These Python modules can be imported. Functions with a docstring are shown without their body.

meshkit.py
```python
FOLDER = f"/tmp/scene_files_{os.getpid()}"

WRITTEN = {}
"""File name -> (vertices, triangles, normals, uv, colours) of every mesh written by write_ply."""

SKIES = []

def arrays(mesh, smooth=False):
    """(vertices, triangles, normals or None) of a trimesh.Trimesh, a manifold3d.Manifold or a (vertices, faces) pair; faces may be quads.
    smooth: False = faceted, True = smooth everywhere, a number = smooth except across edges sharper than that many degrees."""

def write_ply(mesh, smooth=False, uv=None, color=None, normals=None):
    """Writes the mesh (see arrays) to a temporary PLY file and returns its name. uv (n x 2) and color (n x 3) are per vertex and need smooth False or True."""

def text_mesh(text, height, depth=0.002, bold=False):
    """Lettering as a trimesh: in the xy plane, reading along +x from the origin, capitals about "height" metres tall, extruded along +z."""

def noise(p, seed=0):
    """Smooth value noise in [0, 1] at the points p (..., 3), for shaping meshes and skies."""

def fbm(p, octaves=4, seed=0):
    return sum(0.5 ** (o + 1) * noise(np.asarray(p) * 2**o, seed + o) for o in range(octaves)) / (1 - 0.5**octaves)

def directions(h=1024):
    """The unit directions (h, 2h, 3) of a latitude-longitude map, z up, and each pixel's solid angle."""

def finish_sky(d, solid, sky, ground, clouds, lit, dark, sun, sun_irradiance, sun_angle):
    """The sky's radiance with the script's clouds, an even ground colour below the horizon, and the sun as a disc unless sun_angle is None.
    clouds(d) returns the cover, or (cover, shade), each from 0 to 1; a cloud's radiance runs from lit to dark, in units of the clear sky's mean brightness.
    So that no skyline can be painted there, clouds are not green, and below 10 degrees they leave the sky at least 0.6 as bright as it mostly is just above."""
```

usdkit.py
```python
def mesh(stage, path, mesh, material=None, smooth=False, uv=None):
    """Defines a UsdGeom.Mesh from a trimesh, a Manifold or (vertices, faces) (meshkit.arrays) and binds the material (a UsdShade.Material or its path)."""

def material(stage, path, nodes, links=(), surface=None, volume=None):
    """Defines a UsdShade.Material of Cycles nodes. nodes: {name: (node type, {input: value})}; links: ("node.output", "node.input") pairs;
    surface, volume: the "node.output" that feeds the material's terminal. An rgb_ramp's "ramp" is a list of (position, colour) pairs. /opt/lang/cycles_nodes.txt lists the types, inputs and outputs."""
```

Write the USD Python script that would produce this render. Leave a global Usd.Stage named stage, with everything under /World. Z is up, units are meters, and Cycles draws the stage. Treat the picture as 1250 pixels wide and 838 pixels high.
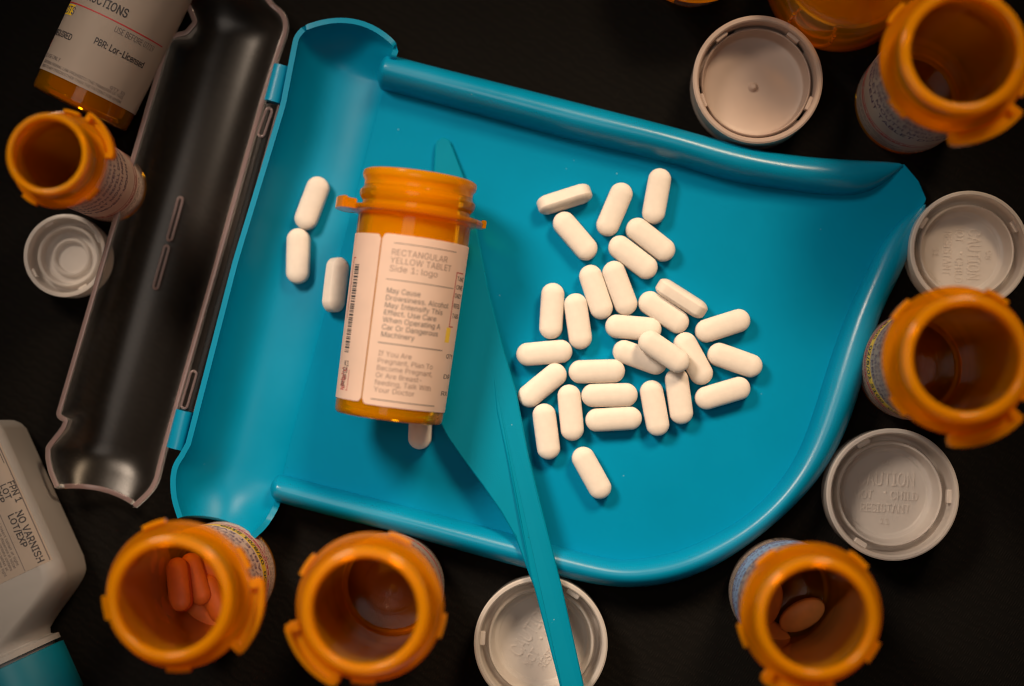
import math, random
import numpy as np, trimesh, shapely.geometry as sg, manifold3d as m3
from scipy.interpolate import CubicSpline
import usdkit, meshkit
from pxr import Usd, UsdGeom, UsdLux, UsdShade, Gf, Sdf

stage = Usd.Stage.CreateInMemory()
UsdGeom.SetStageUpAxis(stage, 'Z')
UsdGeom.SetStageMetersPerUnit(stage, 1.0)
UsdGeom.Xform.Define(stage, '/World')
random.seed(7)
RNG = np.random.default_rng(7)

# ------------------------------------------------------------------ camera (all lengths below are millimetres; MM turns them into metres)
MM = 0.001
CAM_H, F_PX, IMG_W, IMG_H = 505.0, 1970.0, 1250.0, 838.0
NADIR = (685.0, 510.0)
wz = -np.array([(NADIR[0] - IMG_W / 2) / F_PX, -(NADIR[1] - IMG_H / 2) / F_PX, -1.0]); wz /= np.linalg.norm(wz)
wx = np.array([1.0, 0, 0]) - wz[0] * wz; wx /= np.linalg.norm(wx)
wy = np.cross(wz, wx)
CAM_R = np.stack([wx, wy, wz])          # rows: world axes in camera coordinates -> world = CAM_R @ cam
cam = UsdGeom.Camera.Define(stage, '/World/camera')
m = np.eye(4); m[:3, :3] = CAM_R.T; m[3, :3] = [0, 0, CAM_H * MM]      # row-vector convention
cam.AddTransformOp().Set(Gf.Matrix4d(m))
cam.CreateFocalLengthAttr(50.0)
cam.CreateHorizontalApertureAttr(50.0 * IMG_W / F_PX)
cam.CreateFStopAttr(2.9)
cam.CreateFocusDistanceAttr(0.486)
cam.CreateClippingRangeAttr(Gf.Vec2f(0.02, 20))
cam.CreateExposureAttr(0.06)

# ------------------------------------------------------------------ lamps
def aim(prim, pos, target):
    p, t = np.array(pos, float), np.array(target, float)
    z = p - t; z /= np.linalg.norm(z)
    x = np.cross([0, 1, 0.0], z); x /= np.linalg.norm(x)
    y = np.cross(z, x)
    mm = np.eye(4); mm[0, :3], mm[1, :3], mm[2, :3], mm[3, :3] = x, y, z, p * MM
    UsdGeom.Xformable(prim).AddTransformOp().Set(Gf.Matrix4d(mm))

def spot(name, intensity, color, pos, target, radius, cone):
    k = UsdLux.SphereLight.Define(stage, '/World/' + name)
    k.CreateRadiusAttr(radius); k.CreateIntensityAttr(intensity); k.CreateColorAttr(Gf.Vec3f(*color))
    sh = UsdLux.ShapingAPI.Apply(k.GetPrim())
    sh.CreateShapingConeAngleAttr(cone); sh.CreateShapingConeSoftnessAttr(1.0)
    aim(k, pos, target)
spot('left_lamp', 53.0, (1.0, 0.80, 0.62), (-280, 310, 430), (-8, -38, 0), 0.08, 18.8)
spot('right_lamp', 50.0, (1.0, 0.72, 0.46), (200, 390, 430), (-18, -45, 0), 0.08, 19.0)

fill = UsdLux.DiskLight.Define(stage, '/World/fill_lamp')
fill.CreateRadiusAttr(0.13); fill.CreateIntensityAttr(2.6)
fill.CreateColorAttr(Gf.Vec3f(1.0, 0.87, 0.76))
aim(fill, (-105, 30, 610), (-30, -10, 0))

# ------------------------------------------------------------------ helpers
def P(px, py, z=0.0):
    """The world point (mm) at height z seen at photograph position (px, py); used once to take measurements off the picture."""
    d = CAM_R @ np.array([(px - IMG_W / 2) / F_PX, -(py - IMG_H / 2) / F_PX, -1.0])
    return np.array([0, 0, CAM_H]) + d * (z - CAM_H) / d[2]

used = {}
def numbered(parent, name):
    k = used.get((parent, name), 0); used[(parent, name)] = k + 1
    return f'{parent}/{name}' + (f'_{k:03d}' if k else '')

def tag(prim, label=None, category=None, group=None, kind=None):
    for k, v in (('label', label), ('category', category), ('group', group), ('kind', kind)):
        if v: prim.SetCustomDataByKey(k, v)

def mat4(rot=np.eye(3), pos=(0, 0, 0)):
    a = np.eye(4); a[:3, :3] = rot; a[:3, 3] = pos
    return a

def set_matrix(xf, M):
    a = np.array(M, float).copy(); a[:3, 3] *= MM
    UsdGeom.Xformable(xf).AddTransformOp().Set(Gf.Matrix4d(a.T))

def thing(name, label, category, M=np.eye(4), group=None):
    x = UsdGeom.Xform.Define(stage, numbered('/World', name))
    set_matrix(x, M); tag(x.GetPrim(), label, category, group)
    return str(x.GetPath())

def obj(name, mesh, mat, parent='/World', smooth=35, M=None, label=None):
    if hasattr(mesh, 'vertices'):
        v, f = np.array(mesh.vertices) * MM, np.array(mesh.faces)
    elif hasattr(mesh, 'to_mesh'):
        q = mesh.to_mesh(); v, f = q.vert_properties[:, :3] * MM, q.tri_verts
    else:
        v, f = np.asarray(mesh[0]) * MM, np.asarray(mesh[1])
    g = usdkit.mesh(stage, numbered(parent, name), trimesh.Trimesh(v, f, process=False), LOOK[mat], smooth=smooth)
    if M is not None: set_matrix(g, M)
    if label: tag(g.GetPrim(), label)
    return str(g.GetPath())

def grid(p, wrap_u=False, wrap_v=False, flip=False):
    n, k = p.shape[:2]
    i = np.arange(n if wrap_u else n - 1)[:, None]; j = np.arange(k if wrap_v else k - 1)[None, :]
    a, b = i * k + j, ((i + 1) % n) * k + j
    c, d = ((i + 1) % n) * k + (j + 1) % k, i * k + (j + 1) % k
    a, b, c, d = [np.broadcast_to(x, (i.shape[0], j.shape[1])).ravel() for x in (a, b, c, d)]
    f = np.vstack([np.stack([a, b, c], 1), np.stack([a, c, d], 1)])
    if flip: f = f[:, ::-1]
    v = p.reshape(-1, 3)
    ok = (np.linalg.norm(np.cross(v[f[:, 1]] - v[f[:, 0]], v[f[:, 2]] - v[f[:, 0]]), axis=1) > 1e-9)
    return trimesh.Trimesh(v, f[ok], process=False)

def join(*ms):
    return trimesh.util.concatenate([x for x in ms if x is not None])

def shell(p, t):
    """A sheet of points (n, k, 3) given the thickness t below its upper side."""
    du, dv = np.gradient(p, axis=0), np.gradient(p, axis=1)
    n = np.cross(du, dv); n /= np.linalg.norm(n, axis=2, keepdims=True) + 1e-12
    if n[..., 2].mean() < 0: n = -n
    q = p - n * t
    parts = [grid(p), grid(q, flip=True)]
    for a, b in ((p[0], q[0]), (p[-1], q[-1]), (p[:, 0], q[:, 0]), (p[:, -1], q[:, -1])):
        parts.append(grid(np.stack([a, b])))
    out = join(*parts); out.merge_vertices(); out.fix_normals()
    return out, q

def lathe(profile, n=96, a0=0.0, a1=None):
    r = np.array(profile, float)
    full = a1 is None
    ang = np.linspace(0, 2 * np.pi, n, endpoint=False) if full else np.linspace(a0, a1, n)
    p = np.stack([np.outer(np.cos(ang), r[:, 0]), np.outer(np.sin(ang), r[:, 0]), np.broadcast_to(r[:, 1], (len(ang), len(r)))], 2)
    out = grid(p, wrap_u=full)
    if not full:                       # close the two ends of a sector
        pass
    return out

def tube(path, r, n=10, closed=False):
    p = np.asarray(path, float)
    t = np.gradient(p, axis=0) if not closed else np.roll(p, -1, 0) - np.roll(p, 1, 0)
    t /= np.linalg.norm(t, axis=1, keepdims=True)
    up = np.array([0, 0, 1.0])
    a = np.cross(t, up); a /= np.linalg.norm(a, axis=1, keepdims=True) + 1e-9
    b = np.cross(a, t)
    ang = np.arange(n) * 2 * np.pi / n
    rr = np.broadcast_to(np.asarray(r, float), (2,))
    v = p[:, None] + rr[0] * np.cos(ang)[None, :, None] * a[:, None] + rr[1] * np.sin(ang)[None, :, None] * b[:, None]
    msh = grid(v, wrap_u=closed, wrap_v=True)
    if not closed:
        for e in (0, -1):
            base = len(msh.vertices)
            vv = np.vstack([msh.vertices, v[e], v[e].mean(0)])
            ff = np.vstack([msh.faces, [[base + k, base + (k + 1) % n, base + n] for k in range(n)]])
            msh = trimesh.Trimesh(vv, ff, process=False)
    msh.fix_normals()
    return msh

def rbox(lx, ly, lz, r=0.4, at=(0, 0, 0), rz=0.0):
    """Box with rounded edges as the hull of spheres."""
    s = m3.Manifold.sphere(r, 12)
    parts = [s.translate((sx * (lx / 2 - r), sy * (ly / 2 - r), sz * (lz / 2 - r))) for sx in (-1, 1) for sy in (-1, 1) for sz in (-1, 1)]
    h = m3.Manifold.batch_hull(parts).rotate((0, 0, math.degrees(rz))).translate(tuple(at))
    q = h.to_mesh()
    return trimesh.Trimesh(q.vert_properties[:, :3], q.tri_verts, process=False)

def resample(pts, n, per=None):
    """Smooth curve through points (rows)."""
    p = np.asarray(pts, float)
    s = np.r_[0, np.cumsum(np.linalg.norm(np.diff(p[:, :2], axis=0), axis=1))]
    return CubicSpline(s / s[-1], p)(np.linspace(0, 1, n))

_text = {}
def text(s, h, x=0, y=0, width=None, bold=False, depth=0.03):
    """Flat lettering (mm), lower left corner at x, y; squeezed to a width if one is given."""
    words, cx = [], 0.0
    for w_ in s.split(' '):
        if w_:
            if (w_, bold) not in _text:
                _text[(w_, bold)] = meshkit.text_mesh(w_, 1.0, 1.0, bold)
            t = _text[(w_, bold)].copy(); t.apply_translation([cx, 0, 0]); words.append(t)
            cx = t.bounds[1, 0]
        cx += .46
    t = join(*words)
    b = t.bounds
    sx = h if width is None else width / (b[1, 0] - b[0, 0])
    t.apply_scale([sx, h, depth])
    t.apply_translation([x, y, 0])
    return t

def bar(x0, y0, x1, y1, depth=0.02, nx=1):
    xs = np.linspace(x0, x1, nx + 1)
    out = []
    for a, b in zip(xs[:-1], xs[1:]):
        q = trimesh.creation.box([b - a, y1 - y0, depth]); q.apply_translation([(a + b) / 2, (y0 + y1) / 2, depth / 2]); out.append(q)
    return join(*out)

def barcode(x0, y0, x1, y1, seed, along_x=True):
    r = random.Random(seed); out = []; c = x0 if along_x else y0; end = x1 if along_x else y1
    while c < end:
        w = r.choice([.15, .25, .4, .55])
        out.append(bar(c, y0, min(c + w, end), y1) if along_x else bar(x0, c, x1, min(c + w, end)))
        c += w + r.choice([.2, .3, .45])
    return join(*out)

# ------------------------------------------------------------------ materials
LOOK = {}
def look(name, nodes, links=(), surface='p.BSDF'):
    LOOK[name] = usdkit.material(stage, '/World/Looks/' + name, nodes, links, surface)

def plain(name, color, rough=.5, vary=0.0, scale=300.0, bump=0.0, **kw):
    nodes = {'p': ('principled_bsdf', {'base_color': color, 'roughness': rough, **kw})}
    links = []
    if vary or bump:
        nodes['g'] = ('texture_coordinate', {})
        nodes['n'] = ('noise_texture', {'scale': scale, 'detail': 4.0, 'roughness': .6})
        links.append(('g.object', 'n.vector'))
    if vary:
        c = np.array(color)
        nodes['r'] = ('rgb_ramp', {'ramp': [(0.3, tuple(c * (1 - vary))), (0.7, tuple(np.minimum(c * (1 + vary), 1)))]})
        links += [('n.fac', 'r.fac'), ('r.color', 'p.base_color')]
    if bump:
        nodes['b'] = ('bump', {'height': 1.0, 'distance': bump * MM, 'strength': 1.0})
        links += [('n.fac', 'b.height'), ('b.normal', 'p.normal')]
    look(name, nodes, links)

def clear(name, tint, body, see, back=0.5, rough=.08, ior=1.45, haze_scale=None):
    """Thin clear plastic: see-through with a tint, a share of scattered light from both sides, and a glossy skin."""
    nodes = {'t': ('transparent_bsdf', {'color': tint}), 'd': ('diffuse_bsdf', {'color': body}), 'l': ('translucent_bsdf', {'color': body}),
             'dl': ('mix_closure', {'fac': back}), 'm': ('mix_closure', {'fac': 1 - see}), 'g': ('glossy_bsdf', {'color': (1, 1, 1), 'roughness': rough}),
             'f': ('fresnel', {'IOR': ior}), 'o': ('mix_closure', {})}
    links = [('d.BSDF', 'dl.closure1'), ('l.BSDF', 'dl.closure2'), ('t.BSDF', 'm.closure1'), ('dl.closure', 'm.closure2'),
             ('m.closure', 'o.closure1'), ('g.BSDF', 'o.closure2'), ('f.fac', 'o.fac')]
    look(name, nodes, links, 'o.closure')

def teal(name, color, rough, spec=.5):
    look(name, {'g': ('texture_coordinate', {}), 'n': ('noise_texture', {'scale': 35.0, 'detail': 3.0}),
                'r': ('rgb_ramp', {'ramp': [(0.3, tuple(np.array(color) * .95)), (0.7, tuple(np.array(color) * 1.05))]}),
                'v': ('voronoi_texture', {'scale': 160.0}), 'lt': ('map_range', {'value': 0, 'from_min': 0.0, 'from_max': 0.045, 'to_min': 1.0, 'to_max': 0.0, 'clamp': True}),
                'n3': ('noise_texture', {'scale': 60.0, 'detail': 1.0}), 'k': ('math', {'math_type': 'greater_than', 'value2': 0.54}), 'kk': ('math', {'math_type': 'multiply'}),
                'mx': ('mix', {'color2': (0.22, 0.42, 0.48)}),
                'n2': ('noise_texture', {'scale': 2600.0, 'detail': 2.0}), 'b': ('bump', {'height': 1.0, 'distance': 0.00004, 'strength': .6}),
                'rr': ('map_range', {'from_min': 0.3, 'from_max': 0.7, 'to_min': rough - .05, 'to_max': rough + .06}),
                'p': ('principled_bsdf', {'specular_ior_level': spec, 'subsurface_weight': 0.0})},
         [('g.object', 'n.vector'), ('g.object', 'n2.vector'), ('g.object', 'n3.vector'), ('g.object', 'v.vector'), ('n.fac', 'r.fac'), ('v.distance', 'lt.value'), ('n3.fac', 'k.value1'),
          ('lt.result', 'kk.value1'), ('k.value', 'kk.value2'), ('kk.value', 'mx.fac'), ('r.color', 'mx.color1'), ('mx.color', 'p.base_color'),
          ('n2.fac', 'b.height'), ('b.normal', 'p.normal'), ('n.fac', 'rr.value'), ('rr.result', 'p.roughness')])

teal('teal_plastic', (0.0, 0.25, 0.45), .3)
teal('teal_floor', (0.0, 0.24, 0.445), .5, .03)
teal('teal_trough', (0.0, 0.25, 0.44), .36, .15)
teal('teal_spatula', (0.0, 0.225, 0.37), .42, .05)
clear('amber', (1.0, 0.74, 0.05), (1.0, 0.46, 0.002), 0.62, back=.42, rough=.07, ior=1.22)
clear('amber_flange', (1.0, 0.60, 0.05), (1.0, 0.42, 0.003), 0.62, back=.45, rough=.12, ior=1.3)
clear('amber_clear', (1.0, 0.62, 0.05), (1.0, 0.40, 0.002), 0.82, back=.42, rough=.07, ior=1.25)
clear('amber_base', (1.0, 0.62, 0.08), (1.0, 0.40, 0.002), 0.9, back=.4, rough=.06, ior=1.3)
clear('amber_rim', (1.0, 0.50, 0.03), (1.0, 0.45, 0.003), 0.32, back=.45, rough=.16, ior=1.25)
clear('clear_lid', (0.95, 0.93, 0.91), (0.55, 0.47, 0.42), 0.992, back=.4, rough=.26, ior=1.25)
clear('lid_edge', (0.9, 0.85, 0.85), (0.48, 0.35, 0.35), 0.55, back=.5, rough=.2)
clear('natural_plastic', (0.95, 0.93, 0.91), (0.94, 0.88, 0.83), 0.18, back=.4, rough=.26, ior=1.3)
plain('cream_plastic', (0.46, 0.36, 0.31), .42, vary=.05, scale=60, bump=.02)
plain('white_bottle', (0.31, 0.30, 0.295), .45, vary=.04, scale=40)
def paper(name, color):
    look(name, {'g': ('texture_coordinate', {}), 'n': ('noise_texture', {'scale': 90.0, 'detail': 4.0}), 'r': ('rgb_ramp', {'ramp': [(.3, tuple(np.array(color) * .93)), (.7, color)]}),
                'p': ('principled_bsdf', {'roughness': .5, 'specular_ior_level': .3}), 'l': ('translucent_bsdf', {}), 'm': ('mix_closure', {'fac': .4})},
         [('g.object', 'n.vector'), ('n.fac', 'r.fac'), ('r.color', 'p.base_color'), ('r.color', 'l.color'), ('p.BSDF', 'm.closure1'), ('l.BSDF', 'm.closure2')], 'm.closure')
paper('paper', (0.92, 0.75, 0.65))
paper('paper_old', (0.54, 0.46, 0.40))
plain('ink', (0.03, 0.026, 0.03), .6)
plain('ink_faint', (0.30, 0.21, 0.18), .6)
plain('ink_grey', (0.13, 0.11, 0.11), .6)
plain('ink_purple', (0.10, 0.045, 0.11), .6)
plain('ink_red', (0.42, 0.03, 0.035), .6)
plain('ink_pink', (0.65, 0.12, 0.25), .6)
plain('label_yellow', (0.75, 0.5, 0.02), .55)
plain('label_blue', (0.22, 0.34, 0.55), .55)
plain('white_tablet', (0.77, 0.70, 0.625), .62, vary=.035, scale=420, bump=.03)
plain('orange_tablet', (0.80, 0.22, 0.04), .5, vary=.06, scale=400, bump=.02)
plain('tan_tablet', (0.82, 0.42, 0.12), .5, vary=.06, scale=400, bump=.02)
plain('blue_cap', (0.0, 0.15, 0.23), .4, vary=.04, scale=90)
look('black_cloth', {'g': ('geometry', {}), 'mp': ('mapping', {'rotation': (0, 0, 0.55)}), 'w': ('wave_texture', {'scale': 420.0, 'distortion': 1.6, 'detail': 2.0, 'detail_scale': 2.0, 'bands_direction': 'x'}),
                     'w2': ('wave_texture', {'scale': 110.0, 'distortion': 6.0, 'detail': 2.0, 'detail_scale': 3.0, 'bands_direction': 'y'}),
                     'mu': ('math', {'math_type': 'multiply'}), 'n': ('noise_texture', {'scale': 28.0, 'detail': 5.0}),
                     'r': ('rgb_ramp', {'ramp': [(0.0, (0.003, 0.0026, 0.0022)), (0.5, (0.0062, 0.0052, 0.0043)), (1.0, (0.013, 0.011, 0.009))]}),
                     'a': ('math', {'math_type': 'multiply_add', 'value2': .55}), 'h': ('math', {'math_type': 'multiply', 'value2': .45}),
                     'b': ('bump', {'height': 1.0, 'distance': 0.00025, 'strength': .8}),
                     'p': ('principled_bsdf', {'roughness': .9, 'specular_ior_level': .12})},
     [('g.position', 'mp.vector'), ('mp.vector', 'w.vector'), ('mp.vector', 'w2.vector'), ('g.position', 'n.vector'), ('w.fac', 'mu.value1'), ('w2.fac', 'mu.value2'),
      ('n.fac', 'h.value1'), ('mu.value', 'a.value1'), ('h.value', 'a.value3'), ('a.value', 'r.fac'), ('r.color', 'p.base_color'), ('mu.value', 'b.height'), ('b.normal', 'p.normal')])

# ------------------------------------------------------------------ the surface: black cloth with slight undulation
gx = np.linspace(-330, 330, 130); gy = np.linspace(-300, 330, 130)
X, Y = np.meshgrid(gx, gy, indexing='ij')
zz = (meshkit.fbm(np.stack([X / 60, Y / 60, 0 * X], -1), 3, 5) - 1.0) * 0.5
c = usdkit.mesh(stage, '/World/black_cloth_surface', grid(np.stack([X, Y, zz], -1) * MM), LOOK['black_cloth'], smooth=True)
tag(c.GetPrim(), 'black woven cloth covering the whole table surface', 'cloth', kind='structure')

# ------------------------------------------------------------------ counting tray
FLOOR = 6.0
ORG = P(620, 400, 0)
tray = thing('counting_tray', 'teal plastic pill counting tray with a side trough and clear hinged lid', 'tray', mat4(pos=ORG))
loc = lambda p: np.asarray(p, float) - ORG

def curve(px, z, n=None):
    zs = np.broadcast_to(np.asarray(z, float), (len(px),))
    pts = np.array([P(a, b, c) for (a, b), c in zip(px, zs)])
    return pts if n is None else resample(pts, n)

ZL = 16.5
VT = np.array([0, .028, .06, .088, .112, .40, .80, .935, .975, 1.0])
LEFT = [(223, 631), (216, 610), (214, 588), (217, 568), (231, 551), (290, 322), (349, 128), (361, 66), (365, 46), (374, 37)]
RIGHT = [(309, 653), (327, 637), (337, 616), (342, 592), (348, 570), (392, 405), (447, 200), (470, 108), (479, 84), (485, 67)]
def soft(x, y, w=.011):
    """straight runs with softly rounded corners"""
    def f(v):
        v = np.asarray(v, float); out = 0
        for d in np.linspace(-1, 1, 7):
            q = v + d * w * np.minimum(1, np.minimum(v, 1 - v) / w)
            out = out + np.stack([np.interp(q, x, y[:, k]) for k in range(3)], -1)
        return out / 7
    return f
def trough_edges(v):
    L = np.array([P(a, b, ZL) for a, b in LEFT]); R = np.array([P(a, b, FLOOR) for a, b in RIGHT])
    return soft(VT, L)(v), soft(VT, R)(v)
UM, ZMIN = .5, 1.9
def trough(u, v):
    u, v = np.broadcast_arrays(np.asarray(u, float), np.asarray(v, float))
    L, R = trough_edges(v)
    p = L * (1 - u[..., None]) + R * u[..., None]
    axis = (P(470, 108) - P(343, 588)); axis /= np.linalg.norm(axis)
    top = np.clip((v - .945) / .055, 0, 1); bot = np.clip((.10 - v) / .10, 0, 1)
    p = p + axis * (4.6 * top ** 2 * 4 * u * (1 - u) + 1.6 * bot ** 2 * 4 * u * (1 - u))[..., None]
    zr = FLOOR + 6.5 * np.clip((.085 - v) / .05, 0, 1) ** 1.0 + 10.3 * np.clip((v - .945) / .04, 0, 1) ** 1.5
    xl = np.clip((UM - u) / UM, 0, 1); xr = np.clip((u - UM) / (1 - UM), 0, 1)
    z = ZMIN + (ZL - ZMIN) * (1 - np.sqrt(np.maximum(1 - xl ** 2, 0))) + (zr - ZMIN) * (.55 * xr ** 2 + .45 * (1 - np.sqrt(np.maximum(1 - xr ** 2, 0))))
    z = z + (ZL - z) * (1 - np.sqrt(np.maximum(1 - top ** 2.2, 0)))
    z = z + 4.2 * bot ** 2 * (1 - np.abs(2 * u - 1) ** 3)
    return np.stack([p[..., 0], p[..., 1], z], -1)
uu = .5 - .5 * np.cos(np.linspace(0, np.pi, 44))
vv = np.r_[np.linspace(0, .1, 16)[:-1], np.linspace(.1, .94, 40), 1 - .06 * np.cos(np.linspace(0, np.pi / 2, 24))[1:]]
U, V = np.meshgrid(uu, vv, indexing='ij')
tp = trough(U, V)
sh_, _ = shell(loc(tp), 1.7)
obj('trough', sh_, 'teal_trough', tray, smooth=40)

TOP = [((479, 66), (469, 111), 10.5), ((540, 82), (530, 127), 10.5), ((600, 97), (590, 143), 10.5), ((734, 131), (723, 178), 10.5), ((835, 157), (823, 202), 10.5), ((902, 175), (893, 222), 9.8), ((965, 187), (962, 233), 8.4),
       ((1030, 193), (1027, 239), 6.4), ((1062, 194.4), (1060, 234), 3.6), ((1084, 195.4), (1087, 217), 1.7), ((1100, 197), (1103, 203), .6)]
SIDE = [((1134, 248), (1126, 251), .6), ((1128, 268), (1104, 266), 1.6), ((1119, 293), (1082, 290), 3.0), ((1101, 335), (1057, 334), 5.2), ((1079, 381), (1034, 383), 6.6), ((1062, 440), (1013, 440), 7.6), ((1044, 500), (993, 503), 8),
        ((1024, 548), (972, 556), 8), ((991, 597), (942, 600), 8), ((951, 637), (907, 632), 8), ((911, 669), (869, 655), 8), ((870, 694), (830, 672), 8), ((830, 710), (790, 681), 8), ((785, 718), (753, 683), 8),
        ((737, 716), (716, 676), 8), ((686, 706), (674, 665), 8), ((582, 679), (592, 643), 8), ((454, 644), (463, 610), 8), ((395, 629), (404, 595), 8), ((338, 614), (347, 580), 8)]
th = np.linspace(0, np.pi, 22)
PROF = np.r_[[(0.0, 0.0), (.015, .03)], np.stack([.5 - .5 * np.cos(th[1:-1]) * .96, np.sin(th[1:-1]) ** .85], 1), [(1.0, .12)]]
def rim(st, n, cap):
    O = resample([P(*o, 10) for o, i, h in st], n); I = resample([P(*i, FLOOR) for o, i, h in st], n)
    O[:, 2] = 0; I[:, 2] = 0
    s = np.linspace(0, 1, n)
    h = np.maximum(resample([(*P(*o, 10)[:2], h) for o, i, h in st], n)[:, 2], .4)
    rows = []
    dl = np.linalg.norm(np.diff(O, axis=0), axis=1).cumsum(); dl = np.r_[0, dl]
    if cap == 'end': dl = dl[-1] - dl
    for k in range(n):
        c0 = 1.0
        hk = h[k]
        body = [I[k] + (O[k] - I[k]) * t + [0, 0, FLOOR + hk * w] for t, w in PROF]
        body += [np.array([O[k][0], O[k][1], FLOOR - 2.0]), np.array([I[k][0], I[k][1], FLOOR - 2.0])]
        rows.append(body)
    rows = np.array(rows)
    # round the free end that stands at the trough
    e = 0 if cap == 'start' else -1
    step = (rows[1] - rows[0]) if e == 0 else (rows[-2] - rows[-1])
    d = step.mean(0); d[2] = 0; d /= np.linalg.norm(d)
    extra = []
    ctr = (I[e] + O[e]) / 2 + [0, 0, FLOOR]
    for a in np.linspace(0, np.pi / 2, 8)[1:]:
        ring = ctr + (rows[e] - ctr) * max(math.cos(a), .02) - d * 3.2 * math.sin(a)
        ring[-2:, 2] = rows[e][-2:, 2]
        extra.append(ring)
    rows = np.concatenate([np.array(extra)[::-1], rows]) if e == 0 else np.concatenate([rows, np.array(extra)])
    g = grid(rows, wrap_v=True)
    ends = []
    for q in (rows[0], rows[-1]):
        cc = q.mean(0)
        vtx = np.vstack([q, cc]); k = len(q)
        ends.append(trimesh.Trimesh(vtx, [[j, (j + 1) % k, k] for j in range(k)], process=False))
    out = join(g, *ends); out.merge_vertices(); out.fix_normals()
    return out, I
rt, It = rim(TOP, 110, 'start'); rs, Is = rim(SIDE, 170, 'end')
rt.apply_translation(-ORG); rs.apply_translation(-ORG)
obj('raised_rim', rt, 'teal_plastic', tray, smooth=50)
obj('raised_rim', rs, 'teal_plastic', tray, smooth=50)

rightline = trough_edges(np.linspace(.945, .085, 30))[1]
poly = np.vstack([It[:, :2], [P(1103, 202, FLOOR)[:2], P(1120, 222, FLOOR)[:2], P(1129, 243, FLOOR)[:2]], Is[:, :2], rightline[:, :2]])
pg = sg.Polygon(poly).buffer(0).buffer(.3)
fl = trimesh.creation.extrude_polygon(pg, 1.8, engine='earcut'); fl.apply_translation([0, 0, FLOOR - 1.8]); fl.apply_translation(-ORG)
obj('counting_platform', fl, 'teal_floor', tray, smooth=30)

# hinge knuckles of the tray
for a, b in (((345, 81), (333, 125)), ((226, 502), (214, 548))):
    p0, p1 = loc(P(*a, 12)), loc(P(*b, 12))
    d = p1 - p0
    tb = tube(np.array([p0, p0 + d * .03, p0 + d * .06, p1 - d * .06, p1 - d * .03, p1]), (2.8, 2.4), 20)
    obj('hinge_knuckle', tb, 'teal_plastic', tray, smooth=40)

# ---- the clear lid, folded open to the left
VL = np.array([0, .02, .045, .085, .115, .14, .157, .165, .5, .84, .848, .865, .89, .92, .955, .98, 1.0])
LL = [(71, 594), (63, 575), (60, 560), (60, 547), (78, 524), (82, 514), (80, 511), (72, 508), (140, 276), (206, 50), (212, 45), (228, 42), (240, 28), (233, 10), (222, -3), (228, -22), (240, -34)]
LR = [(164, 617), (181, 602), (190, 588), (196, 563), (201, 544), (207, 522), (212, 506), (214, 498), (267, 312), (322, 116), (326, 104), (332, 85), (340, 60), (348, 38), (348, 26), (344, 17), (332, 8)]
LP = soft(VL, np.array([P(a, b, 14) for a, b in LL]), .005); RP = soft(VL, np.array([P(a, b, 11.5) for a, b in LR]))
LS = soft(VL[[0, 1, 2, 3, 8, 9, 13, 14, 15, 16]], np.array([P(a, b, 14) for a, b in [(73, 594), (66, 575), (64, 560), (66, 545), (140, 276), (206, 50), (217, 12), (222, -3), (229, -22), (242, -34)]]))
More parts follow.
